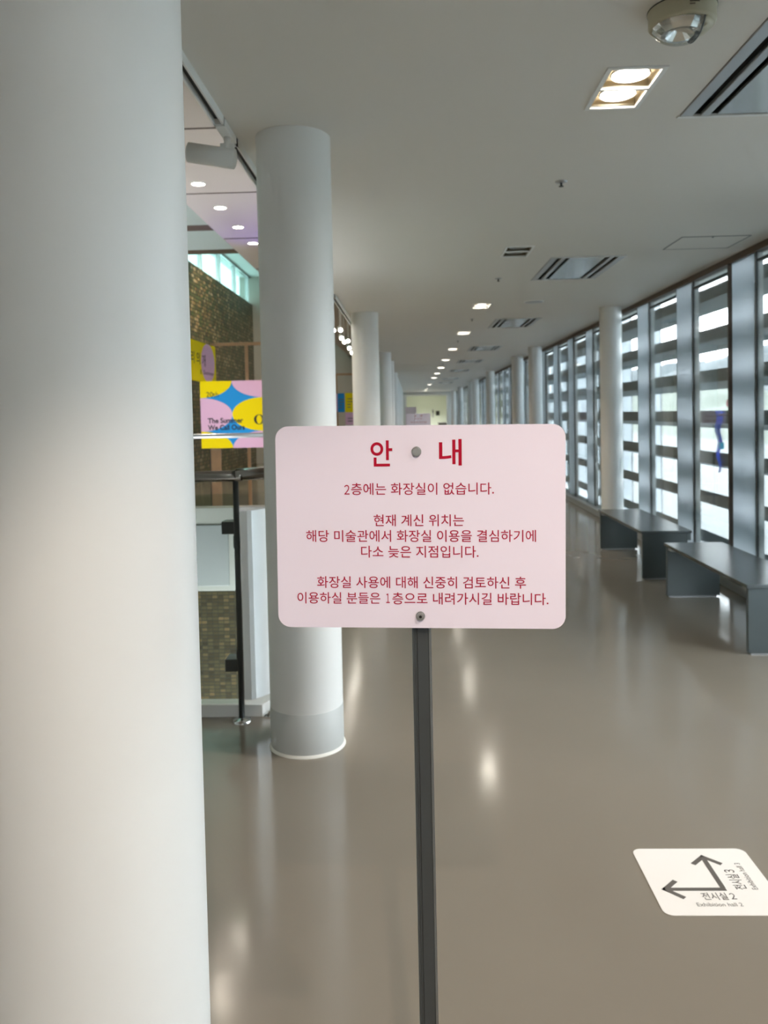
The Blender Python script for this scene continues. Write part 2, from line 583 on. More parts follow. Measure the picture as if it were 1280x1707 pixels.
# far end: opening with a white frame, then a pale room
w = MB()
w.box(-0.55, -0.36, 47.0, 47.15, 0, CZ)
w.box(2.26, 2.95, 47.0, 47.15, 0, CZ)
w.box(-0.36, 2.26, 47.0, 47.15, 2.66, CZ)
structure(w.build('wall_end', M['wall']))
w = MB()
w.box(-0.36, -0.20, 46.9, 47.2, 0, 2.66)
w.box(2.10, 2.26, 46.9, 47.2, 0, 2.66)
w.box(-0.20, 2.10, 46.9, 47.2, 2.54, 2.66)
structure(w.build('door_1', M['white']))
w = MB()
w.box(-0.75, 2.95, 53.0, 53.15, 0, CZ)
w.box(-0.75, -0.55, 47.15, 53.0, 0, CZ)
w.box(2.75, 2.95, 47.15, 53.0, 0, CZ)
structure(w.build('wall_end_room', M['endwall']))
spot('end_room_lamp', (0.9, 50.0, 2.68), 260, (1.0, 0.98, 0.92), 150, 0.8, 0.1)

# window wall: sill kerb, head trim, bays
w = MB()
w.box(2.60, 2.80, -4.0, 47.0, 0.0, 0.09, 0.006)
structure(w.build('baseboard_right', M['alu']))
w = MB()
w.box(2.66, 2.75, -4.0, 47.0, 2.69, CZ)
structure(w.build('trim_5', M['brown']))

P0, PITCH, FIN = 6.38, 1.40, 0.47


def make_bay(loc, label):
    """y=0 at the near edge of the frosted panel; the clear pane runs from its far edge to the next panel"""
    r = bpy.data.objects.new('window_1', None)
    COL.objects.link(r)
    r.location = loc
    r['kind'] = 'structure'
    m = MB(); m.box(2.685, 2.694, 0.0, FIN, 0.09, 2.69); m.build('frosted_panel', M['frosted'], r)
    m = MB(); m.box(2.686, 2.694, FIN + 0.008, PITCH - 0.008, 0.09, 2.69); m.build('pane', M['glass'], r)
    m = MB()
    m.box(2.683, 2.697, FIN, FIN + 0.008, 0.09, 2.69)
    m.box(2.684, 2.695, PITCH - 0.008, PITCH - 0.001, 0.09, 2.69)
    m.box(2.684, 2.715, FIN + 0.008, PITCH - 0.008, 2.615, 2.635)
    m.build('frame', M['gasket'], r)
    m = MB()
    m.box(2.697, 2.740, 0.0, 0.03, 0.0, 2.74)
    m.build('outer_jamb', M['jamb'], r)
    m = MB(); m.box(3.255, 3.275, 0.10, 0.60, -0.3, 3.0); m.build('outer_panel', M['outerpanel'], r)
    return r


bay0 = make_bay((0, P0 - 7 * PITCH, 0), None)
wide = None
for k in range(-6, 29):
    b = dup(bay0, (0, P0 + k * PITCH, 0))
    b.name = 'window_%d' % (k + 8)
    if k in (-2, -3):  # outer panels left out at the unseen gap, for more daylight
        for ch in [c for c in b.children if c.name.startswith('outer_panel')]:
            bpy.data.objects.remove(ch)
    if k >= 4:
        for ch in b.children:
            if ch.name.startswith('outer_panel'):
                if wide is None:
                    m = MB(); m.box(3.255, 3.275, 0.10, 1.36, -0.3, 3.0)
                    o = m.build('outer_panel', M['outerpanel'])
                    wide = o.data
                    bpy.data.objects.remove(o)
                ch.data = wide
w = MB(); w.box(2.655, 2.69, P0 + FIN, P0 + FIN + 0.02, 0.09, 2.69)
structure(w.build('trim_6', M['brown']))

# outside: louvre screen
scr = thing('louvre_screen', 'grey horizontal louvre blades outside the right-hand windows', 'louvre', (2.9, 0, 0))
for k, z in enumerate((2.57, 2.17, 1.775, 1.38, 0.985, 0.59, 0.195)):
    a = [(0.0, 0.09), (0.0, -0.03), (0.22, -0.09), (0.24, -0.09), (0.24, -0.03)]
    for ya, yb in ((-4.0, 2.9), (4.35, 46.9)):  # unseen gap between the two runs, added to let more daylight in
        m = MB()
        m.prism([(x, z + dz) for x, dz in a], 'Y', ya, yb)
        m.build('blade', M['louvre'], scr)
for k in range(-7, 29, 2):
    m = MB()
    y = P0 + k * PITCH + 0.2
    m.box(0.245, 0.295, y, y + 0.08, -0.3, 2.9)
    m.build('support_post', M['louvre'], scr)

# outside: paving, grass slope, far hill
w = MB()
w.box(2.95, 60, -120, 420, -4.6, -4.4)
structure(w.build('ground', M['ground']))


def ridge(name, x0, x1, ya, yb, zb, zt, m, amp, seed, ny=90, nx=14):
    rnd = random.Random(seed)
    ph = [rnd.uniform(0, 6.28) for _ in range(6)]
    b = bmesh.new()
    g = []
    for j in range(ny + 1):
        y = ya + (yb - ya) * j / ny
        row = []
        for i in range(nx + 1):
            t = i / nx
            s = math.sin(t * PI / 2) ** 1.4
            und = sum(math.sin(y / (L) + p) / (q + 1) for q, (L, p) in enumerate(zip((70, 31, 13, 7), ph)))
            z = zb + (zt - zb) * s * (1 + amp * und) + (rnd.uniform(-1, 1) * amp * 0.15 * (zt - zb) * s)
            row.append(b.verts.new((x0 + (x1 - x0) * t, y, z)))
        g.append(row)
    for j in range(ny):
        for i in range(nx):
            f = b.faces.new((g[j][i], g[j][i + 1], g[j + 1][i + 1], g[j + 1][i]))
            f.smooth = True
    bmesh.ops.recalc_face_normals(b, faces=b.faces)
    me = bpy.data.meshes.new(name); b.to_mesh(me); b.free()
    me.materials.append(m)
    o = bpy.data.objects.new(name, me); COL.objects.link(o)
    o['kind'] = 'structure'
    return o


ridge('hill', 55, 130, -150, 700, -4.5, 7.5, M['grass'], 0.22, 3)
ridge('hill_far', 250, 560, -300, 2400, -4.5, 70, M['farhill'], 0.30, 9)

# ------------------------------------------------------------------ the notice sign
sign = thing('notice_sign', 'pink rounded notice board with crimson Korean text on a grey pole', 'sign', (0.01, 1.19, 0.0))
SR = Matrix.Translation((0.0, -0.0155, 1.3350)) @ Matrix.Rotation(math.radians(-1.968), 4, 'Z') @ Matrix.Rotation(math.radians(0.60), 4, 'Y') @ Matrix.Rotation(math.radians(0.66), 4, 'X')


def rounded(w_, h_, r, n=10):
    pts = []
    for cx, cy, a0 in ((w_ - r, h_ - r, 0), (-w_ + r, h_ - r, 90), (-w_ + r, -h_ + r, 180), (w_ - r, -h_ + r, 270)):
        for i in range(n + 1):
            a = math.radians(a0 + 90 * i / n)
            pts.append((cx + r * math.cos(a), cy + r * math.sin(a)))
    return pts


m = MB()
m.prism(rounded(0.210, 0.1485, 0.019), 'Y', 0.0, 0.003)
bmesh.ops.transform(m.bm, matrix=SR, verts=m.bm.verts)
m.build('sign_panel', M['pink'], sign)
SX = lambda cx: (cx - 639.3) * 3.525e-4
SY = lambda cy: (461.5 - cy) * 3.61e-4
sfn = lambda u, v: SR @ Vector((u, -0.0004, v))
tb = bmesh.new()
for s_, a, b, c, d in (('안', 440, 530, 110, 215), ('내', 722, 815, 107, 213)):
    put_text(tb, s_, SX(a), SX(b), SY(d), SY(c), sfn, 0.014, 'xy')
mm = MB(); mm.bm.free(); mm.bm = tb
mm.build('title_lettering', M['red'], sign)
tb = bmesh.new()
for s_, a, b, c, d, fit in (
        ('２', 329, 351, 289, 328, 'xy'), ('층에는 화장실이 없습니다.', 358, 945, 281, 331, 'x'),
        ('현재 계신 위치는', 450, 822, 408, 459, 'x'),
        ('해당 미술관에서 화장실 이용을 결심하기에', 167, 1115, 472, 522, 'x'),
        ('다소 늦은 지점입니다.', 396, 881, 535, 587, 'x'),
        ('화장실 사용에 대해 신중히 검토하신 후', 210, 1074, 660, 712, 'x'),
        ('이용하실 분들은', 126, 474, 725, 777, 'x'), ('１', 498, 513, 732, 771, 'xy'), ('층으로 내려가시길 바랍니다.', 524, 1165, 725, 779, 'x')):
    put_text(tb, s_, SX(a), SX(b), SY(d), SY(c), sfn, 0.004, fit)
mm = MB(); mm.bm.free(); mm.bm = tb
mm.build('body_lettering', M['redsoft'], sign)
for bx_, bz_, r in ((-0.0035, 0.1105, 0.0062), (0.0003, -0.1305, 0.0058)):
    m = MB()
    m.cyl((bx_, 0.0, bz_), (bx_, -0.0015, bz_), r * 1.15, seg=24)
    if bz_ > 0:
        m.cyl((bx_, -0.0015, bz_), (bx_, -0.0062, bz_), r, r * 0.94, seg=6)
    else:
        m.cyl((bx_, -0.0015, bz_), (bx_, -0.0060, bz_), r * 0.95, r * 0.8, seg=20)
        m.cyl((bx_, -0.0060, bz_), (bx_, -0.0063, bz_), r * 0.4, seg=6, mi=1)
    bmesh.ops.transform(m.bm, matrix=SR, verts=m.bm.verts)
    m.build('bolt', [M['bolt'], M['black']], sign)
PX0 = 0.000
m = MB()
# extruded tube with a shallow groove down its face
prof = [(-0.0140, 0.0), (-0.0132, -0.0012), (-0.0105, -0.0012), (-0.0095, 0.0012), (-0.0070, 0.0012), (-0.0062, 0.0), (0.0098, 0.0), (0.0108, -0.0012), (0.0132, -0.0012), (0.0142, 0.0), (0.0142, 0.026), (-0.0140, 0.026)]
m.prism([(x + PX0, y - 0.001) for x, y in prof], 'Z', 0.012, 1.475)
m.build('pole', M['pole'], sign)
m = MB()
m.box(PX0 + 0.0108, PX0 + 0.0135, -0.0026, -0.0021, 0.012, 1.186)
m.build('pole_edge_strip', M['pole_edge'], sign)
m = MB()
m.lathe([(0.0, 0.0), (0.17, 0.0), (0.17, 0.006), (0.16, 0.012), (0.0, 0.012)], (PX0, 0.012, 0.0))
m.build('base_plate', M['darkgrey'], sign)

# ------------------------------------------------------------------ columns
def make_column(name, label, x, y, r, band, group):
    t = thing(name, label, 'column', (x, y, 0), group, 'thing')
    m = MB(); m.lathe([(r, band), (r, CZ)], seg=96)
    m.build('shaft', M['column'], t)
    m = MB(); m.lathe([(r + 0.0008, 0.0), (r + 0.0008, band), (r, band + 0.0008)], seg=96)
    m.build('painted_foot', M['greyband'], t)
    m = MB(); m.lathe([(r, 0.012), (r + 0.006, 0.008), (r + 0.009, 0.0)], seg=96)
    m.build('sealant_ring', M['sealant'], t)
    return t


gl_ = 'round columns along the atrium edge'
c_near = make_column('column', 'massive white round column filling the left side, nearest of all', -0.505, 1.20, 0.174, 0.19, gl_)
make_column('column', 'white round column with grey painted foot, standing behind the notice board', -0.50, 3.65, 0.166, 0.19, gl_)
c3 = make_column('column', 'thick white column at the atrium edge, next beyond the grey-footed one', -0.535, 9.93, 0.166, 0.19, gl_)
for y, x, lb in ((16.3, -0.53, 'fourth thick column back along the atrium edge'),
                 (19.0, -0.525, 'thick column showing as a thin strip, fifth along the atrium edge'),
                 (24.5, -0.535, 'last thick column before the plain white wall begins')):
    dup(c3, (x, y, 0), lb)
gr_ = 'slim round columns along the windows'
r1 = make_column('column', 'slim white column by the windows behind the far bench', 2.45, 9.97, 0.130, 0.0, gr_)
for y, lb in ((15.8, 'second slim white column along the windows, beyond the benches'),
              (18.4, 'third slim white column along the windows, close behind the second'),
              (24.6, 'fourth slim white column along the windows'),
              (30.2, 'fifth slim white column along the windows, nearer of a close pair'),
              (32.4, 'sixth slim white column along the windows, farther of a close pair'),
              (39.4, 'seventh slim white column along the windows, near the end room'),
              (45.6, 'last slim white column along the windows, beside the end doorway')):
    dup(r1, (2.43, y, 0), lb)

# ------------------------------------------------------------------ benches
def make_bench(label, y0, y1, x0, x1):
    t = thing('bench', label, 'bench', ((x0 + x1) / 2, (y0 + y1) / 2, 0), 'grey metal benches by the windows')
    w2, l2, h = (x1 - x0) / 2, (y1 - y0) / 2, 0.43
    m = MB(); m.box(-w2, w2, -l2, l2, h - 0.022, h, 0.003); m.build('seat', M['benchtop'], t)
    for s in (-1, 1):
        m = MB()
        a = -l2 + 0.012 if s < 0 else l2 - 0.042
        m.box(-w2 + 0.012, w2 - 0.035, a, a + 0.03, 0.012, h - 0.022, 0.002)
        lg = m.build('leg', M['bluegrey'], t)
        m = MB()
        m.box(-w2 + 0.03, w2 - 0.06, a + 0.006, a + 0.024, 0.0, 0.012)
        m.build('glide_strip', M['alu'], lg)
    m = MB()
    m.box(w2 - 0.035, w2 - 0.008, -l2 + 0.004, l2 - 0.004, h - 0.085, h - 0.022)
    m.box(-w2 + 0.06, -w2 + 0.09, -l2 + 0.042, l2 - 0.042, h - 0.06, h - 0.022)
    m.build('under_rail', M['bluegrey'], t)
    for s in (-1, 1):
        m = MB()
        a = (-l2 + 0.043) if s < 0 else (l2 - 0.123)
        m.box(-w2 + 0.02, -w2 + 0.055, a, a + 0.08, h - 0.052, h - 0.022)
        m.build('corner_bracket', M['alu'], t)
    return t


make_bench('grey metal slab bench nearest the viewer, cut off by the right edge', 4.90, 6.50, 2.0, 2.46)
make_bench('grey metal slab bench farther down the windows, beside the slim column', 7.13, 8.76, 2.0, 2.44)

# ------------------------------------------------------------------ floor sticker
st = thing('floor_sticker', 'white rounded direction sticker with grey arrows on the floor', 'sticker', (0.911, 2.552, 0.0))
m = MB(); m.prism(rounded(0.188, 0.184, 0.030), 'Z', 0.0003, 0.0018); m.build('sticker_sheet', M['sticker'], st)


def stroke(m, a, b, wd, z=0.0024):
    a, b = Vector(a), Vector(b)
    d = (b - a).normalized(); nrm = Vector((-d.y, d.x)) * wd / 2
    q = [a + nrm, a - nrm, b - nrm, b + nrm]
    m.prism([(p.x, p.y) for p in q], 'Z', 0.0016, z)


m = MB()
cx_, cy_ = 0.034, -0.052
stroke(m, (cx_ + 0.007, cy_), (cx_ - 0.180, cy_), 0.016)
stroke(m, (cx_, cy_ + 0.008), (cx_, cy_ + 0.185), 0.016, 0.0025)
for a, b in (((-0.186, 0.006), (-0.135, -0.046)), ((-0.186, -0.006), (-0.135, 0.046)), ((-0.006, 0.190), (0.046, 0.140)), ((0.006, 0.190), (-0.046, 0.140))):
    stroke(m, (cx_ + a[0], cy_ + a[1]), (cx_ + b[0], cy_ + b[1]), 0.016, 0.00235)
m.build('arrow_print', M['stickergrey'], st)
tb = bmesh.new()
flat = lambda u, v: Vector((u, v, 0.0022))
side = lambda u, v: Vector((-v, u, 0.0022))
put_text(tb, '전시실２', -0.046, 0.055, -0.108, -0.070, flat, 0.01, 'xy')
put_text(tb, 'Exhibition hall 2', -0.076, 0.060, -0.140, -0.122, flat, 0.0, 'xy')
put_text(tb, '전시실３', -0.054, 0.056, -0.108, -0.070, side, 0.01, 'xy')
put_text(tb, 'Exhibition hall 3', -0.054, 0.094, -0.140, -0.122, side, 0.0, 'xy')
mm = MB(); mm.bm.free(); mm.bm = tb
mm.build('lettering', M['stickergrey'], st)

# ------------------------------------------------------------------ ceiling fittings
def make_downlight(label, lit, loc):
    t = thing('twin_downlight', label, 'ceiling light', loc, 'twin square downlights')
    m = MB()
    hx, hy, b = 0.110, 0.205, 0.018
    for x0, x1, y0, y1 in ((-hx, -hx + b, -hy, hy), (hx - b, hx, -hy, hy), (-hx + b, hx - b, -hy, -hy + b), (-hx + b, hx - b, hy - b, hy), (-hx + b, hx - b, -0.008, 0.008)):
        m.box(x0, x1, y0, y1, -0.006, 0.004)
    m.build('trim_frame', M['white'], t)
    m = MB()
    for x0, x1, y0, y1 in ((-0.094, -0.090, -0.184, 0.184), (0.090, 0.094, -0.184, 0.184), (-0.09, 0.09, -0.184, -0.18), (-0.09, 0.09, 0.18, 0.184), (-0.09, 0.09, -0.006, 0.006)):
        m.box(x0, x1, y0, y1, 0.004, 0.12)
    m.box(-0.094, 0.094, -0.184, 0.184, 0.12, 0.124)
    m.build('housing', M['gold'], t)
    for s in (-1, 1):
        m = MB()
        m.lathe([(0.070, 0.0), (0.074, 0.006), (0.070, 0.012), (0.062, 0.008)], (0, s * 0.093, 0.012))
        rim = m.build('lamp_rim', M['alu'], t)
        m = MB()
        m.lathe([(0.066, 0.004), (0.05, -0.002), (0.03, -0.005), (0.0, -0.006)], (0, s * 0.093, 0.016))
        m.build('lamp_lens', M['lamp_on'] if lit else M['lamp_off'], rim)
    return t


words = ['first', 'second', 'third', 'fourth', 'fifth', 'sixth', 'seventh', 'eighth', 'ninth', 'tenth', 'eleventh', 'twelfth', 'thirteenth']
on0 = make_downlight('large lit twin square downlight near the beige emergency lamp', True, (LAMP_X, LAMP_Y[2], CZ))
off0 = make_downlight('dark twin square downlight just beyond the large lit one', False, (LAMP_X, LAMP_Y[3], CZ))
nl = 1
for k, y in enumerate(LAMP_Y):
    if k == 3:
        continue
    if k not in OFF:
        spot('downlight_lamp', (LAMP_X, y, CZ - 0.03), LAMP_W)
    if k == 2:
        continue
    if k < 2:
        dup(on0, (LAMP_X, y, CZ), ('lit twin downlight in the row, just behind the viewer', 'lit twin downlight in the row, farther behind the viewer')[1 - k])
    elif k in OFF:
        dup(off0, (LAMP_X, y, CZ), 'dark twin downlight deep in the row, ' + ('nearer' if k == 11 else 'farther') + ' of the two unlit ones')
    else:
        nl += 1
        dup(on0, (LAMP_X, y, CZ), '%s lit twin downlight in the row counted from the emergency lamp' % words[nl - 1])
dup(on0, (0.16, -0.70, CZ), 'lit twin downlight out of the row, behind the viewer')
spot('downlight_lamp', (0.16, -0.70, CZ - 0.03), 27, angle=50, blend=0.4, radius=0.012, aim=(0.06, 1.30, 0.0))


def make_diffuser(label, y0, y1):
    t = thing('air_diffuser', label, 'air vent', ((DIFF_X[0] + DIFF_X[1]) / 2, (y0 + y1) / 2, CZ), 'slot air diffusers in the ceiling')
    wx, wy = (DIFF_X[1] - DIFF_X[0]) / 2, (y1 - y0) / 2
    for a, b in ((-wy - 0.012, -wy + 0.010), (wy - 0.010, wy + 0.012)):
        m = MB()
        m.box(-wx - 0.012, wx + 0.012, a, b, -0.006, 0.004)
        m.build('end_trim', M['white'], t)
    m = MB()
    m.box(-wx, wx, -wy, wy, 0.07, 0.08)
    m.box(-wx - 0.004, -wx, -wy, wy, 0.0, 0.08)
    m.box(wx, wx + 0.004, -wy, wy, 0.0, 0.08)
    m.box(-wx, wx, -wy - 0.004, -wy, 0.004, 0.08)
    m.box(-wx, wx, wy, wy + 0.004, 0.004, 0.08)
    m.build('plenum', M['black'], t)
    for x, wd in ((-wx + 0.022, 0.052), (-wx + 0.100, 0.036), (wx - 0.100, 0.036), (wx - 0.022, 0.052)):
        m = MB(); m.box(x - wd / 2, x + wd / 2, -wy + 0.01, wy - 0.01, -0.005, 0.012, 0.003)
        m.build('slot_bar', M['alu'], t)
    m = MB(); m.box(-wx + 0.150, wx - 0.150, -wy + 0.010, wy - 0.010, -0.002, 0.01)
    m.build('centre_panel', M['panelgloss'], t)
    return t


dl = ['slot air diffuser cut off by the top right corner', 'slot air diffuser beyond the dark downlight, whole in view', 'third slot air diffuser along the ceiling',
      'fourth slot air diffuser along the ceiling', 'fifth slot air diffuser along the ceiling', 'sixth slot air diffuser along the ceiling',
      'seventh slot air diffuser along the ceiling', 'farthest slot air diffuser along the ceiling']
d0 = make_diffuser(dl[0], *DIFF_Y[0])
for k in range(1, len(DIFF_Y)):
    dup(d0, ((DIFF_X[0] + DIFF_X[1]) / 2, sum(DIFF_Y[k]) / 2, CZ), dl[k])

em = thing('emergency_lamp', 'beige round emergency lamp with clear faceted cover on the ceiling', 'emergency light', (0.87, 2.60, CZ))
m = MB(); m.lathe([(0.104, 0.0), (0.104, -0.004), (0.101, -0.006), (0.101, -0.046), (0.094, -0.054), (0.0, -0.054)])
m.build('base', M['beige'], em)
m = MB(); m.lathe([(0.1045, -0.0005), (0.1045, -0.004), (0.100, -0.005)]); m.build('shadow_gap_ring', M['black'], em)
def half_dome(prof, c, keep_left, cut, seg, smooth):
    b = MB()
    b.lathe(prof, c, seg=seg, smooth=smooth)
    bmesh.ops.bisect_plane(b.bm, geom=b.bm.verts[:] + b.bm.edges[:] + b.bm.faces[:], plane_co=(cut, 0, 0), plane_no=(1, 0, 0),
                           clear_outer=keep_left, clear_inner=not keep_left)
    bmesh.ops.holes_fill(b.bm, edges=[e for e in b.bm.edges if e.is_boundary])
    return b


DOME = [(0.092, -0.040), (0.090, -0.056), (0.080, -0.072), (0.060, -0.086), (0.032, -0.094), (0.0, -0.097)]
half_dome(DOME, (0, 0, 0), True, 0.040, 40, True).build('clear_cover', M['domeglass'], em)
half_dome([(0.093, -0.040), (0.092, -0.054), (0.082, -0.066), (0.06, -0.074), (0.03, -0.078), (0.0, -0.079)], (0, 0, 0), False, 0.046, 40, True).build('end_cap', M['beige'], em)
m = half_dome(DOME, (0, 0, 0), False, 0.040, 40, True)
bmesh.ops.bisect_plane(m.bm, geom=m.bm.verts[:] + m.bm.edges[:] + m.bm.faces[:], plane_co=(0.046, 0, 0), plane_no=(1, 0, 0), clear_outer=True)
bmesh.ops.holes_fill(m.bm, edges=[e for e in m.bm.edges if e.is_boundary])
m.build('divider', M['darkgrey'], em)
m = half_dome([(0.084, -0.055), (0.074, -0.066), (0.058, -0.078), (0.044, -0.080), (0.030, -0.070), (0.016, -0.060), (0.0, -0.058)], (-0.008, -0.004, 0), True, 0.038, 14, False)
m.build('reflector', M['reflector'], em)
m = MB()
for k, (dz, n_) in enumerate(((-0.016, 0.042), (-0.024, 0.030), (-0.032, 0.016))):
    # three short raised marks on the rim of the base, seen from the entrance side
    for i in range(8):
        a = -PI / 2 - 0.10 + i * n_ / 0.101 / 8
        a2 = a + n_ / 0.101 / 8
        m.prism([(0.1005 * math.cos(a), 0.1005 * math.sin(a)), (0.1018 * math.cos(a), 0.1018 * math.sin(a)),
                 (0.1018 * math.cos(a2), 0.1018 * math.sin(a2)), (0.1005 * math.cos(a2), 0.1005 * math.sin(a2))], 'Z', dz, dz + 0.004)
m.build('rim_mark', M['brown'], em)

sp = thing('sprinkler', 'small dark ceiling sprinkler nearest the lit twin downlight', 'sprinkler', (0.84, 4.46, CZ), 'ceiling sprinklers')
m = MB(); m.lathe([(0.033, 0.0), (0.033, -0.004), (0.020, -0.007), (0.0, -0.007)], seg=24); m.build('escutcheon', M['alu'], sp)
m = MB()
m.cyl((0, 0, -0.006), (0, 0, -0.026), 0.006, seg=12)
m.cyl((0, 0, -0.026), (0, 0, -0.029), 0.013, seg=16)
m.build('head', M['darkgrey'], sp)
for k, y in enumerate((7.6, 10.8, 14.0, 17.2, 20.4, 23.7)):
    dup(sp, (0.84, y, CZ), '%s small ceiling sprinkler along the downlight row' % words[k + 1])

ah = thing('access_hatch', 'flush square access hatch in the ceiling beside the windows', 'hatch', (2.24, 6.21, CZ))
m = MB()
for x0, x1, y0, y1 in ((-0.25, 0.25, -0.225, -0.217), (-0.25, 0.25, 0.217, 0.225), (-0.25, -0.242, -0.217, 0.217), (0.242, 0.25, -0.217, 0.217)):
    m.box(x0, x1, y0, y1, -0.003, -0.0005)
m.build('edge_frame', M['darkgrey'], ah)
m = MB(); m.box(-0.242, 0.242, -0.217, 0.217, -0.002, -0.0005); m.build('hatch_panel', M['ceiling'], ah)
m = MB(); m.cyl((-0.02, -0.20, -0.0005), (-0.02, -0.20, -0.006), 0.007, seg=12); m.build('latch', M['darkgrey'], ah)

sd = thing('ceiling_speaker', 'flat round speaker disc in the ceiling beyond the whole diffuser', 'speaker', (1.42, 9.27, CZ))
m = MB(); m.lathe([(0.105, 0.0), (0.105, -0.006), (0.092, -0.010), (0.0, -0.010)], seg=32); m.build('grille', M['alu'], sd)
m = MB(); m.lathe([(0.112, 0.0), (0.112, -0.005), (0.1045, -0.006)], seg=32); m.build('rim', M['white'], sd)

# ------------------------------------------------------------------ track along the left edge of the ceiling
def make_track(label, y0, y1, x=-0.765):
    t = thing('light_track', label, 'light track', (x, y0, CZ), 'light tracks along the ceiling edge')
    L = y1 - y0
    m = MB()
    m.box(-0.022, -0.014, 0, L, -0.036, 0.0); m.box(0.014, 0.022, 0, L, -0.036, 0.0)
    m.box(-0.022, 0.022, 0, 0.01, -0.036, 0.0); m.box(-0.022, 0.022, L - 0.01, L, -0.036, 0.0)
    m.build('rail_body', M['white'], t)
    m = MB(); m.box(-0.014, 0.014, 0.01, L - 0.01, -0.012, -0.006); m.build('conductor_slot', M['black'], t)
    return t


make_track('light track nearest the big left column, under the ceiling edge', 1.9, 3.36)
make_track('light track between the white cylinder spotlight and grey-footed column', 3.62, 7.6)
make_track('light track beyond the grey-footed column', 8.3, 13.5)

cs = thing('spotlight', 'unlit white cylinder spotlight lying sideways at the ceiling edge', 'spotlight', (-0.765, 3.49, CZ))
m = MB()
m.box(-0.022, 0.022, -0.11, 0.11, -0.034, 0.0, 0.003)
m.build('adapter', M['white'], cs)
m = MB()
m.cyl((0.0, 0.02, -0.034), (0.0, 0.02, -0.09), 0.014, seg=16)
m.box(-0.03, 0.03, 0.008, 0.032, -0.10, -0.06, 0.003)
m.build('arm', M['white'], cs)
m = MB()
m.cyl((0.03, 0.02, -0.128), (-0.170, 0.02, -0.092), 0.042, seg=40)
hb = m.build('lamp_body', M['white'], cs)
m = MB()
m.cyl((-0.170, 0.02, -0.092), (-0.173, 0.02, -0.0915), 0.036, seg=40)
m.build('lens', M['lamp_off'], hb)

# group of small lit spotlights on stems above the gallery
cnt = 0
SPOTS = [(-0.955, 10.2, 2.585), (-0.925, 10.9, 2.66), (-0.945, 11.3, 2.59), (-0.955, 11.9, 2.59), (-0.93, 12.3, 2.64), (-0.945, 12.7, 2.565), (-0.94, 13.2, 2.53)]
wl_ = ['leftmost lit stem spotlight beyond the grey-footed column', 'topmost lit stem spotlight in the cluster beyond the grey-footed column']
for k, (x, y, z) in enumerate(SPOTS):
    t = thing('stem_spotlight', (wl_ + ['%s lit stem spotlight in the cluster, counted into the distance' % words[i] for i in range(2, 7)])[k], 'spotlight', (x, y, 3.40), 'lit stem spotlights')
    m = MB(); m.cyl((0, 0.02, 0), (0, 0.02, z - 3.40), 0.008, seg=10); m.build('stem', M['white'], t)
    d = Vector((0.25, -1, -0.42)).normalized()
    c = Vector((0, 0.02, z - 3.40))
    m = MB(); m.cyl(c + d * -0.05, c + d * 0.05, 0.027, seg=20); hb = m.build('lamp_body', M['white'], t)
    m = MB(); m.cyl(c + d * 0.05, c + d * 0.054, 0.025, seg=20); m.build('lens', M['lamp_on'], hb)

# soffit downlights
s0 = None
for k, y in enumerate((6.58, 7.34, 8.10, 8.86, 9.62, 10.4, 11.2)):
    lb = '%s recessed downlight in the warm soffit left of the corridor ceiling' % words[k]
    if s0 is None:
        s0 = thing('soffit_downlight', lb, 'ceiling light', (-1.68, y, 3.40), 'recessed downlights in the soffit')
        m = MB(); m.lathe([(0.062, 0.0), (0.062, -0.006), (0.052, -0.008), (0.052, 0.0)], seg=28); m.build('trim_ring', M['white'], s0)
        m = MB(); m.lathe([(0.052, -0.002), (0.030, -0.006), (0.0, -0.008)], seg=28); m.build('lamp_lens', M['lamp_on'], s0)
    else:
        dup(s0, (-1.68, y, 3.40), lb)
    spot('soffit_lamp', (-1.68, y, 3.36), 16, angle=120, radius=0.04)

# ------------------------------------------------------------------ atrium
mw = MB(); mw.box(-5.2, -5.0, 4.27, 26.0, -4.2, 5.1)
tag(mw.build('tile_wall', M['mosaic']), 'tall wall of countless small brown and green tiles across the atrium', 'wall', kind='structure')
# unseen warm lamps added to light the banner, tile wall and gallery
for x, y, z, p, ax, ay, az in ((-2.2, 9.8, 5.8, 20, -2.3, 10.9, 1.6), (-3.2, 13.0, 5.8, 240, -5.0, 18.0, 2.2), (-3.2, 17.5, 5.8, 180, -5.0, 22.0, 2.5)):
    spot('atrium_fill_lamp', (x, y, z), p, (1.0, 0.84, 0.62), 75, 0.7, 0.08, (ax, ay, az))
spot('screen_glow', (-1.35, 9.1, 2.3), 10, (0.32, 0.22, 1.0), 80, 0.9, 0.1, (-1.45, 8.3, 3.4))
spot('gallery_fill_lamp', (-1.5, 17.0, 3.3), 50, (1.0, 0.86, 0.66), 130, 0.8, 0.08)

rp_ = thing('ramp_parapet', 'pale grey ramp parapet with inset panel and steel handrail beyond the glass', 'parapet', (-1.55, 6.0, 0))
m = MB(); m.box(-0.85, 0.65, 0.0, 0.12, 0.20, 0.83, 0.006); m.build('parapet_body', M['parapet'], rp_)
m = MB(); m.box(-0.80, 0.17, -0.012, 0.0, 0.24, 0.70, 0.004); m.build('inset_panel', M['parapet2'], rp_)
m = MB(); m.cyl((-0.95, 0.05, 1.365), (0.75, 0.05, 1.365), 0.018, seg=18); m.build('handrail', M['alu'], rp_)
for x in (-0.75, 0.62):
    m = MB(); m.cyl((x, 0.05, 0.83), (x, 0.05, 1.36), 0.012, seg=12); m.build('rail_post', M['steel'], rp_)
m = MB(); m.box(-0.95, 0.70, 0.12, 0.40, -4.2, 0.20); m.build('tiled_base', M['stone'], rp_)


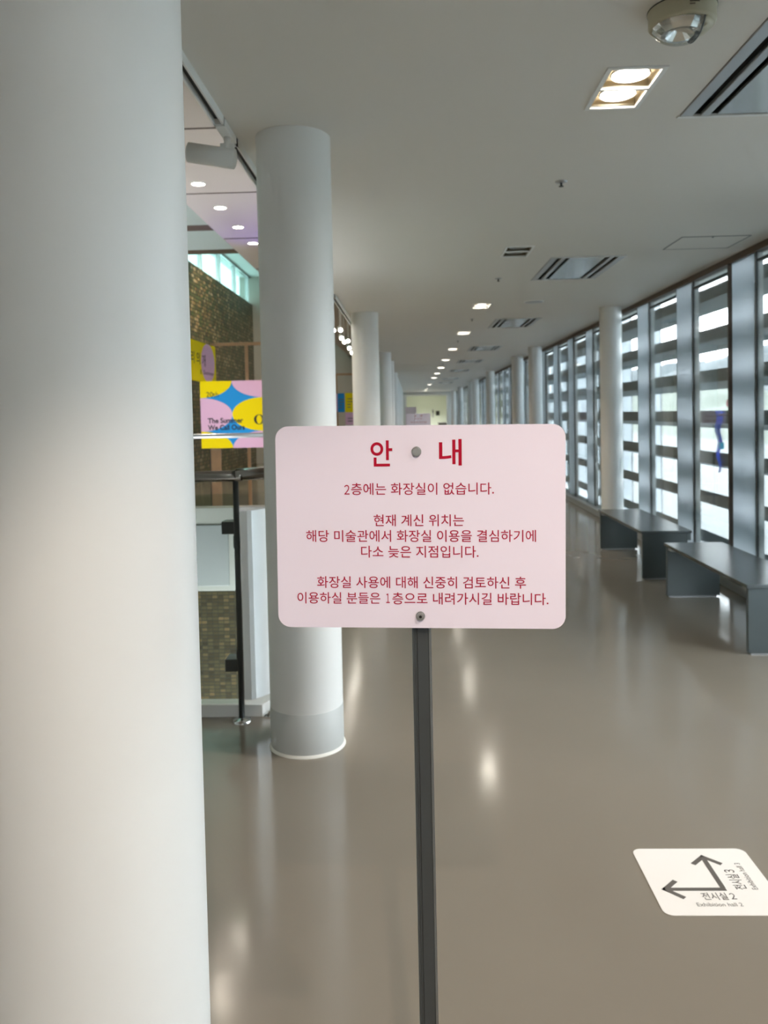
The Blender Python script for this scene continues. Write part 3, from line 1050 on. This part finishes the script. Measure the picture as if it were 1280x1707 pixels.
def ellipse_board(mb, w_, h_, px, pz, cells, z_off=-0.0008, mi_of=None, x0=0.0, n=72):
    """board of w_ x h_ (x from 0, z from 0), blue ground, touching ellipses clipped to the edges"""
    for (cx, cz, mi) in cells:
        pts = []
        for i in range(n):
            a = 2 * PI * i / n
            pts.append((cx + px * math.cos(a), cz + pz * math.sin(a)))
        def clip(poly, f, inter):
            out = []
            for i in range(len(poly)):
                p, q = poly[i], poly[(i + 1) % len(poly)]
                if f(p):
                    out.append(p)
                if f(p) != f(q):
                    out.append(inter(p, q))
            return out
        for k, lim, sgn in ((0, 0.0, 1), (0, w_, -1), (1, 0.0, 1), (1, h_, -1)):
            def inter(p, q, k=k, lim=lim):
                t = (lim - p[k]) / (q[k] - p[k])
                return (p[0] + (q[0] - p[0]) * t, p[1] + (q[1] - p[1]) * t)
            pts = clip(pts, lambda p, k=k, lim=lim, sgn=sgn: (p[k] - lim) * sgn >= -1e-9, inter)
            if len(pts) < 3:
                break
        if len(pts) < 3:
            continue
        vs = [mb.bm.verts.new((p[0] + x0, z_off, p[1])) for p in pts]
        f = mb.bm.faces.new(vs)
        f.material_index = mi


# large banner facing the corridor
BX, BY, BW, BH, BZ = -2.735, 10.5, 1.66, 0.875, 1.105
bn = thing('exhibition_banner', 'large banner of yellow and pink ovals on blue reading The Summer We Call Ours', 'banner', (BX, BY, 0))
m = MB()
m.box(0, BW, 0, 0.03, BZ, BZ + BH)
o = m.build('board', M['blue'], bn)
m = MB()
cells = []
for j in range(3):
    for i in range(3):
        cells.append((i * 0.83, j * BH / 2, (i + j) % 2))
ellipse_board(m, BW, BH, 0.415, BH / 4, cells)
pr = m.build('oval_print', [M['yellow'], M['bpink']], bn, (0, 0, BZ))
tb = bmesh.new()
bfn = lambda u, v: Vector((u, -0.0016, v))
put_text(tb, 'The Summer', 0.09, 0.555, BZ + 0.325, BZ + 0.395, bfn, 0.030, 'xy')
put_text(tb, 'We Call Ours', 0.09, 0.575, BZ + 0.235, BZ + 0.305, bfn, 0.030, 'xy')
put_text(tb, '20th', 0.08, 0.24, BZ + 0.665, BZ + 0.735, bfn, 0.0, 'xy')
put_text(tb, '2025. 7. 10 - 10. 12', 0.09, 0.42, BZ + 0.175, BZ + 0.20, bfn, 0.0, 'xy')
# tall thick-and-thin letter O
cx_, cz_ = 0.765, BZ + 0.365
no = 48
o1 = [tb.verts.new(bfn(cx_ + 0.068 * math.cos(2 * PI * i / no), cz_ + 0.066 * math.sin(2 * PI * i / no))) for i in range(no)]
o2 = [tb.verts.new(bfn(cx_ + 0.034 * math.cos(2 * PI * i / no), cz_ + 0.058 * math.sin(2 * PI * i / no))) for i in range(no)]
for i in range(no):
    j = (i + 1) % no
    tb.faces.new((o1[i], o1[j], o2[j], o2[i]))
mm = MB(); mm.bm.free(); mm.bm = tb
mm.build('lettering', M['ink'], bn)
for x in (0.11, 1.50):
    m = MB(); m.box(x, x + 0.13, 0.035, 0.075, 0.0, BZ + BH - 0.05); m.build('leg', M['darkwood'], bn)

# side banner, turned towards the atrium
sb = thing('side_banner', 'yellow and pink banner turned sideways above the large oval banner', 'banner', (-3.0, 11.0, 0))
m = MB(); m.box(-0.04, 0.0, 0, 1.50, 2.03, 2.60); m.build('board', M['yellow'], sb)
tb = MB()
ellipse_board(tb, 1.5, 0.57, 0.40, 0.285, [(1.02, 0.285, 0)], 0.0)
pb = tb.build('oval_print', M['bpink'], sb, (0.002, 0, 2.03))
pb.rotation_euler = (0, 0, PI / 2)
tb = bmesh.new()
yfn = lambda u, v: Vector((0.004, u, v))
put_text(tb, '리 의', 0.06, 0.55, 2.27, 2.44, yfn, 0.0, 'xy')
put_text(tb, '개', 0.66, 0.86, 2.25, 2.43, yfn, 0.0, 'xy')
put_text(tb, 'E. Summer', 0.55, 1.36, 2.14, 2.20, yfn, 0.0, 'xy')
mm = MB(); mm.bm.free(); mm.bm = tb
mm.build('lettering', M['ink'], sb)
for y in (0.06, 1.38):
    m = MB(); m.box(-0.10, -0.045, y, y + 0.06, 0.0, 2.55); m.build('post', M['darkgrey'], sb)

# wooden frame behind the banners
wf = thing('timber_screen', 'pale timber frame standing behind the large oval banner', 'frame', (-2.3, 12.6, 0))
m = MB(); m.box(-0.80, 0.85, -0.02, 0.02, 2.62, 2.67); m.build('top_bar', M['wood'], wf)
for x in (-0.80, -0.26, 0.80):
    m = MB(); m.box(x, x + 0.05, -0.02, 0.02, 0.0, 2.62); m.build('post', M['wood'], wf)

# second frame with a printed panel, seen between two columns
pf = thing('timber_display', 'timber framed display with blue, yellow and pink text panels between two columns', 'display', (-1.15, 14.0, 0))
m = MB(); m.box(-0.135, 0.30, -0.02, 0.02, 2.19, 2.225); m.build('top_bar', M['wood'], pf)
for x in (-0.135, 0.265):
    m = MB(); m.box(x, x + 0.035, -0.02, 0.02, 0.0, 2.19); m.build('post', M['wood'], pf)
for nm, x0, x1, z0, z1, mt in (('pink_panel', -0.15, -0.10, 1.565, 1.875, 'bpink'), ('blue_panel', -0.10, 0.018, 1.555, 1.88, 'blue'), ('yellow_panel', 0.028, 0.165, 1.55, 1.885, 'yellow'), ('lilac_panel', 0.028, 0.165, 1.33, 1.548, 'bpink'), ('white_shelf', 0.02, 0.17, 1.30, 1.325, 'white')):
    m = MB(); m.box(x0, x1, -0.035, -0.022, z0, z1)
    pn = m.build(nm, M[mt], pf)
    if nm in ('blue_panel', 'yellow_panel', 'lilac_panel'):
        m = MB()
        for q in range(4):
            z = z1 - 0.11 - q * 0.048
            if z > z0 + 0.02:
                m.box(x0 + 0.02 + (0.02 if nm != 'blue_panel' else 0), x1 - (0.01 if q < 2 else 0.04), -0.0365, -0.0352, z, z + 0.014)
        m.build('text_line', M['stickergrey'], pn)

# ------------------------------------------------------------------ glass balustrade in front of the void
br = thing('glass_balustrade', 'steel railed glass balustrade behind the big left column', 'railing', (-0.86, 3.92, 0))
m = MB()
m.cyl((-2.1, 0, 1.215), (0.03, 0, 1.215), 0.027, seg=28)
m.cyl((0.0, 0, 1.222), (0.30, 0.06, 1.228), 0.031, seg=28)
m.cyl((0.30, 0.06, 1.226), (0.10, 5.45, 1.226), 0.027, seg=28)
m.build('handrail', M['railsteel'], br)
m = MB(); m.cyl((0.0, 0, 0.0), (0.0, 0, 1.20), 0.0145, seg=18); m.cyl((0.28, 0.06, 0.0), (0.28, 0.06, 1.20), 0.0145, seg=18)
m.build('post', M['darkgrey'], br)
m = MB(); m.lathe([(0.045, 0.0), (0.042, 0.012), (0.02, 0.016), (0.0145, 0.02)], seg=28); m.lathe([(0.045, 0.0), (0.042, 0.012), (0.02, 0.016), (0.0145, 0.02)], (0.12, 0.10, 0), seg=28)
m.build('floor_flange', M['steel'], br)
m = MB(); m.box(-2.1, -0.03, 0.075, 0.085, 0.062, 1.12); m.build('glass_panel', M['railglass'], br)
m = MB(); m.box(0.075, 0.085, 0.45, 5.5, 0.062, 1.12); m.build('glass_panel', M['railglass'], br)
for y in (2.0, 3.7, 5.4):
    m = MB(); m.cyl((0.30 - 0.2 * y / 5.45, y, 0.0), (0.30 - 0.2 * y / 5.45, y, 1.21), 0.0145, seg=18); m.build('post', M['darkgrey'], br)
for z in (0.93, 0.25):
    m = MB(); m.box(-0.075, -0.012, -0.006, 0.09, z, z + 0.062, 0.003); m.build('glass_clamp', M['darkgrey'], br)
m = MB()
m.box(-2.1, 0.09, 0.06, 0.15, 0.0, 0.062, 0.003)
m.prism([(0.0905, 0.06), (0.13, 0.15), (0.13, 5.55), (0.03, 5.55), (0.03, 0.1505)], 'Z', 0.0, 0.0615)
m.build('kerb', M['white'], br)

# folded sheet of stainless steel fixed beside the post
pl = [(0.0, 0.0), (0.035, 0.002), (0.055, 0.012), (0.068, 0.030), (0.30, 0.36)]
th = 0.004
OX, OY = 0.02, -0.02
n2 = []
for i, (x, y) in enumerate(pl):
    a = pl[max(0, i - 1)]; b = pl[min(len(pl) - 1, i + 1)]
    d = Vector((b[0] - a[0], b[1] - a[1])).normalized()
    n2.append((x - d.y * th, y + d.x * th))
m = MB()
m.prism([(x + OX, y + OY) for x, y in pl + n2[::-1]], 'Z', 0.115, 1.045)
sh = m.build('steel_sheet', M['brushed'], br)
sh['label'] = 'tall folded stainless steel sheet'
for z in (0.30, 0.86):
    m = MB(); m.box(-0.02, 0.03, 0.004, 0.05, z, z + 0.06)
    m.build('fixing_bracket', M['darkgrey'], sh)

# ------------------------------------------------------------------ further down the corridor
fs = thing('notice_sign', 'smaller far pink notice board rising behind the top edge of the front board', 'sign', (0.14, 14.2, 0))
m = MB(); m.prism([(x, z + 1.355) for x, z in rounded(0.210, 0.1485, 0.019)], 'Y', -0.003, 0.0); m.build('sign_panel', M['pink'], fs)
tb = bmesh.new()
ffn = lambda u, v: Vector((u, -0.0036, v + 1.355))
for s_, a, b, c, d, fit in (('안', 440, 530, 110, 215, 'xy'), ('내', 722, 815, 107, 213, 'xy'), ('현재 계신 위치는', 450, 822, 280, 330, 'x'),
                            ('해당 미술관에서 화장실 이용을', 240, 1040, 440, 500, 'x'), ('화장실 사용에 대해 신중히', 210, 1074, 660, 720, 'x')):
    put_text(tb, s_, SX(a), SX(b), SY(d), SY(c), ffn, 0.008, fit)
mm = MB(); mm.bm.free(); mm.bm = tb
mm.build('lettering', M['redsoft'], fs)
m = MB(); m.box(-0.014, 0.014, 0.0, 0.026, 0.012, 1.49); m.build('pole', M['pole'], fs)
m = MB(); m.lathe([(0.0, 0.0), (0.17, 0.0), (0.17, 0.006), (0.16, 0.012), (0.0, 0.012)], (0, 0.012, 0)); m.build('base_plate', M['darkgrey'], fs)

ps = thing('poster_stand', 'pale lilac poster stand behind the far pink notice board', 'stand', (0.02, 25.0, 0))
m = MB(); m.box(-0.17, 0.17, -0.01, 0.0, 1.15, 1.71); m.build('poster', M['palepink'], ps)
m = MB(); m.box(-0.02, 0.02, 0.0, 0.03, 0.012, 1.6); m.build('pole', M['pole'], ps)
m = MB(); m.box(-0.2, 0.2, -0.15, 0.18, 0.0, 0.012); m.build('base_plate', M['darkgrey'], ps)

sc_ = thing('wall_screen', 'small black wall screen on the pale end room wall', 'screen', (1.78, 53.0, 1.5))
m = MB(); m.box(-0.12, 0.12, -0.06, 0.0, -0.14, 0.16, 0.01); m.build('housing', M['darkgrey'], sc_)
m = MB(); m.box(-0.10, 0.10, -0.064, -0.0605, -0.12, 0.14); m.build('glass_face', M['black'], sc_)
ic = thing('wall_intercom', 'slim grey device on the end room wall beside the screen', 'device', (1.47, 53.0, 1.5))
m = MB(); m.box(-0.05, 0.05, -0.05, 0.0, -0.25, 0.28, 0.01); m.build('housing', M['alu'], ic)
m = MB(); m.box(-0.03, 0.03, -0.053, -0.0505, 0.05, 0.2); m.build('front_plate', M['darkgrey'], ic)
dk = thing('reception_desk', 'low grey desk in the end room by the right door frame', 'desk', (2.0, 49.5, 0))
m = MB(); m.box(-0.35, 0.35, -0.3, 0.3, 0.90, 0.96, 0.005); m.build('desk_top', M['alu'], dk)
m = MB(); m.box(-0.30, 0.30, -0.25, 0.25, 0.0, 0.90); m.build('desk_body', M['parapet2'], dk)

# blue hanging pennant and bracket, standing in for a coloured window reflection
hb_ = thing('hanging_streak', 'narrow vivid blue pennant standing in for a coloured reflection in the window', 'streak', (2.80, 7.30, 0))
m = MB(); m.cyl((-0.055, -0.30, 1.435), (-0.055, 0.10, 1.435), 0.010, seg=12); m.build('bracket', M['darkgrey'], hb_)
m = MB()
pts = []
for i in range(13):
    z = 1.47 - 0.55 * i / 12
    wv = 0.012 * math.sin(i * 1.3)
    pts.append((0.02 + wv - 0.030 * (1 - i / 14), z))
right = [(p[0] + 0.062 * (1 - i / 16), p[1]) for i, p in enumerate(pts)]
m.prism([(a - 0.085, b) for a, b in pts + right[::-1]], 'Y', -0.003, 0.003)
m.build('gleam', M['ledblue'], hb_)
m = MB(); m.box(-0.065, -0.020, -0.006, -0.0035, 1.13, 1.19); m.build('cyan_patch', M['cyan'], hb_)
rs = MB(); rs.cyl((2.6945, 6.98, 1.535), (2.697, 6.98, 1.535), 0.032, seg=24)  # small disc standing in for a rose reflection in the glass
rs = tag(rs.build('round_window_dot', M['rose']), 'round rose red dot standing in for a coloured window reflection above the blue pennant', 'sticker')
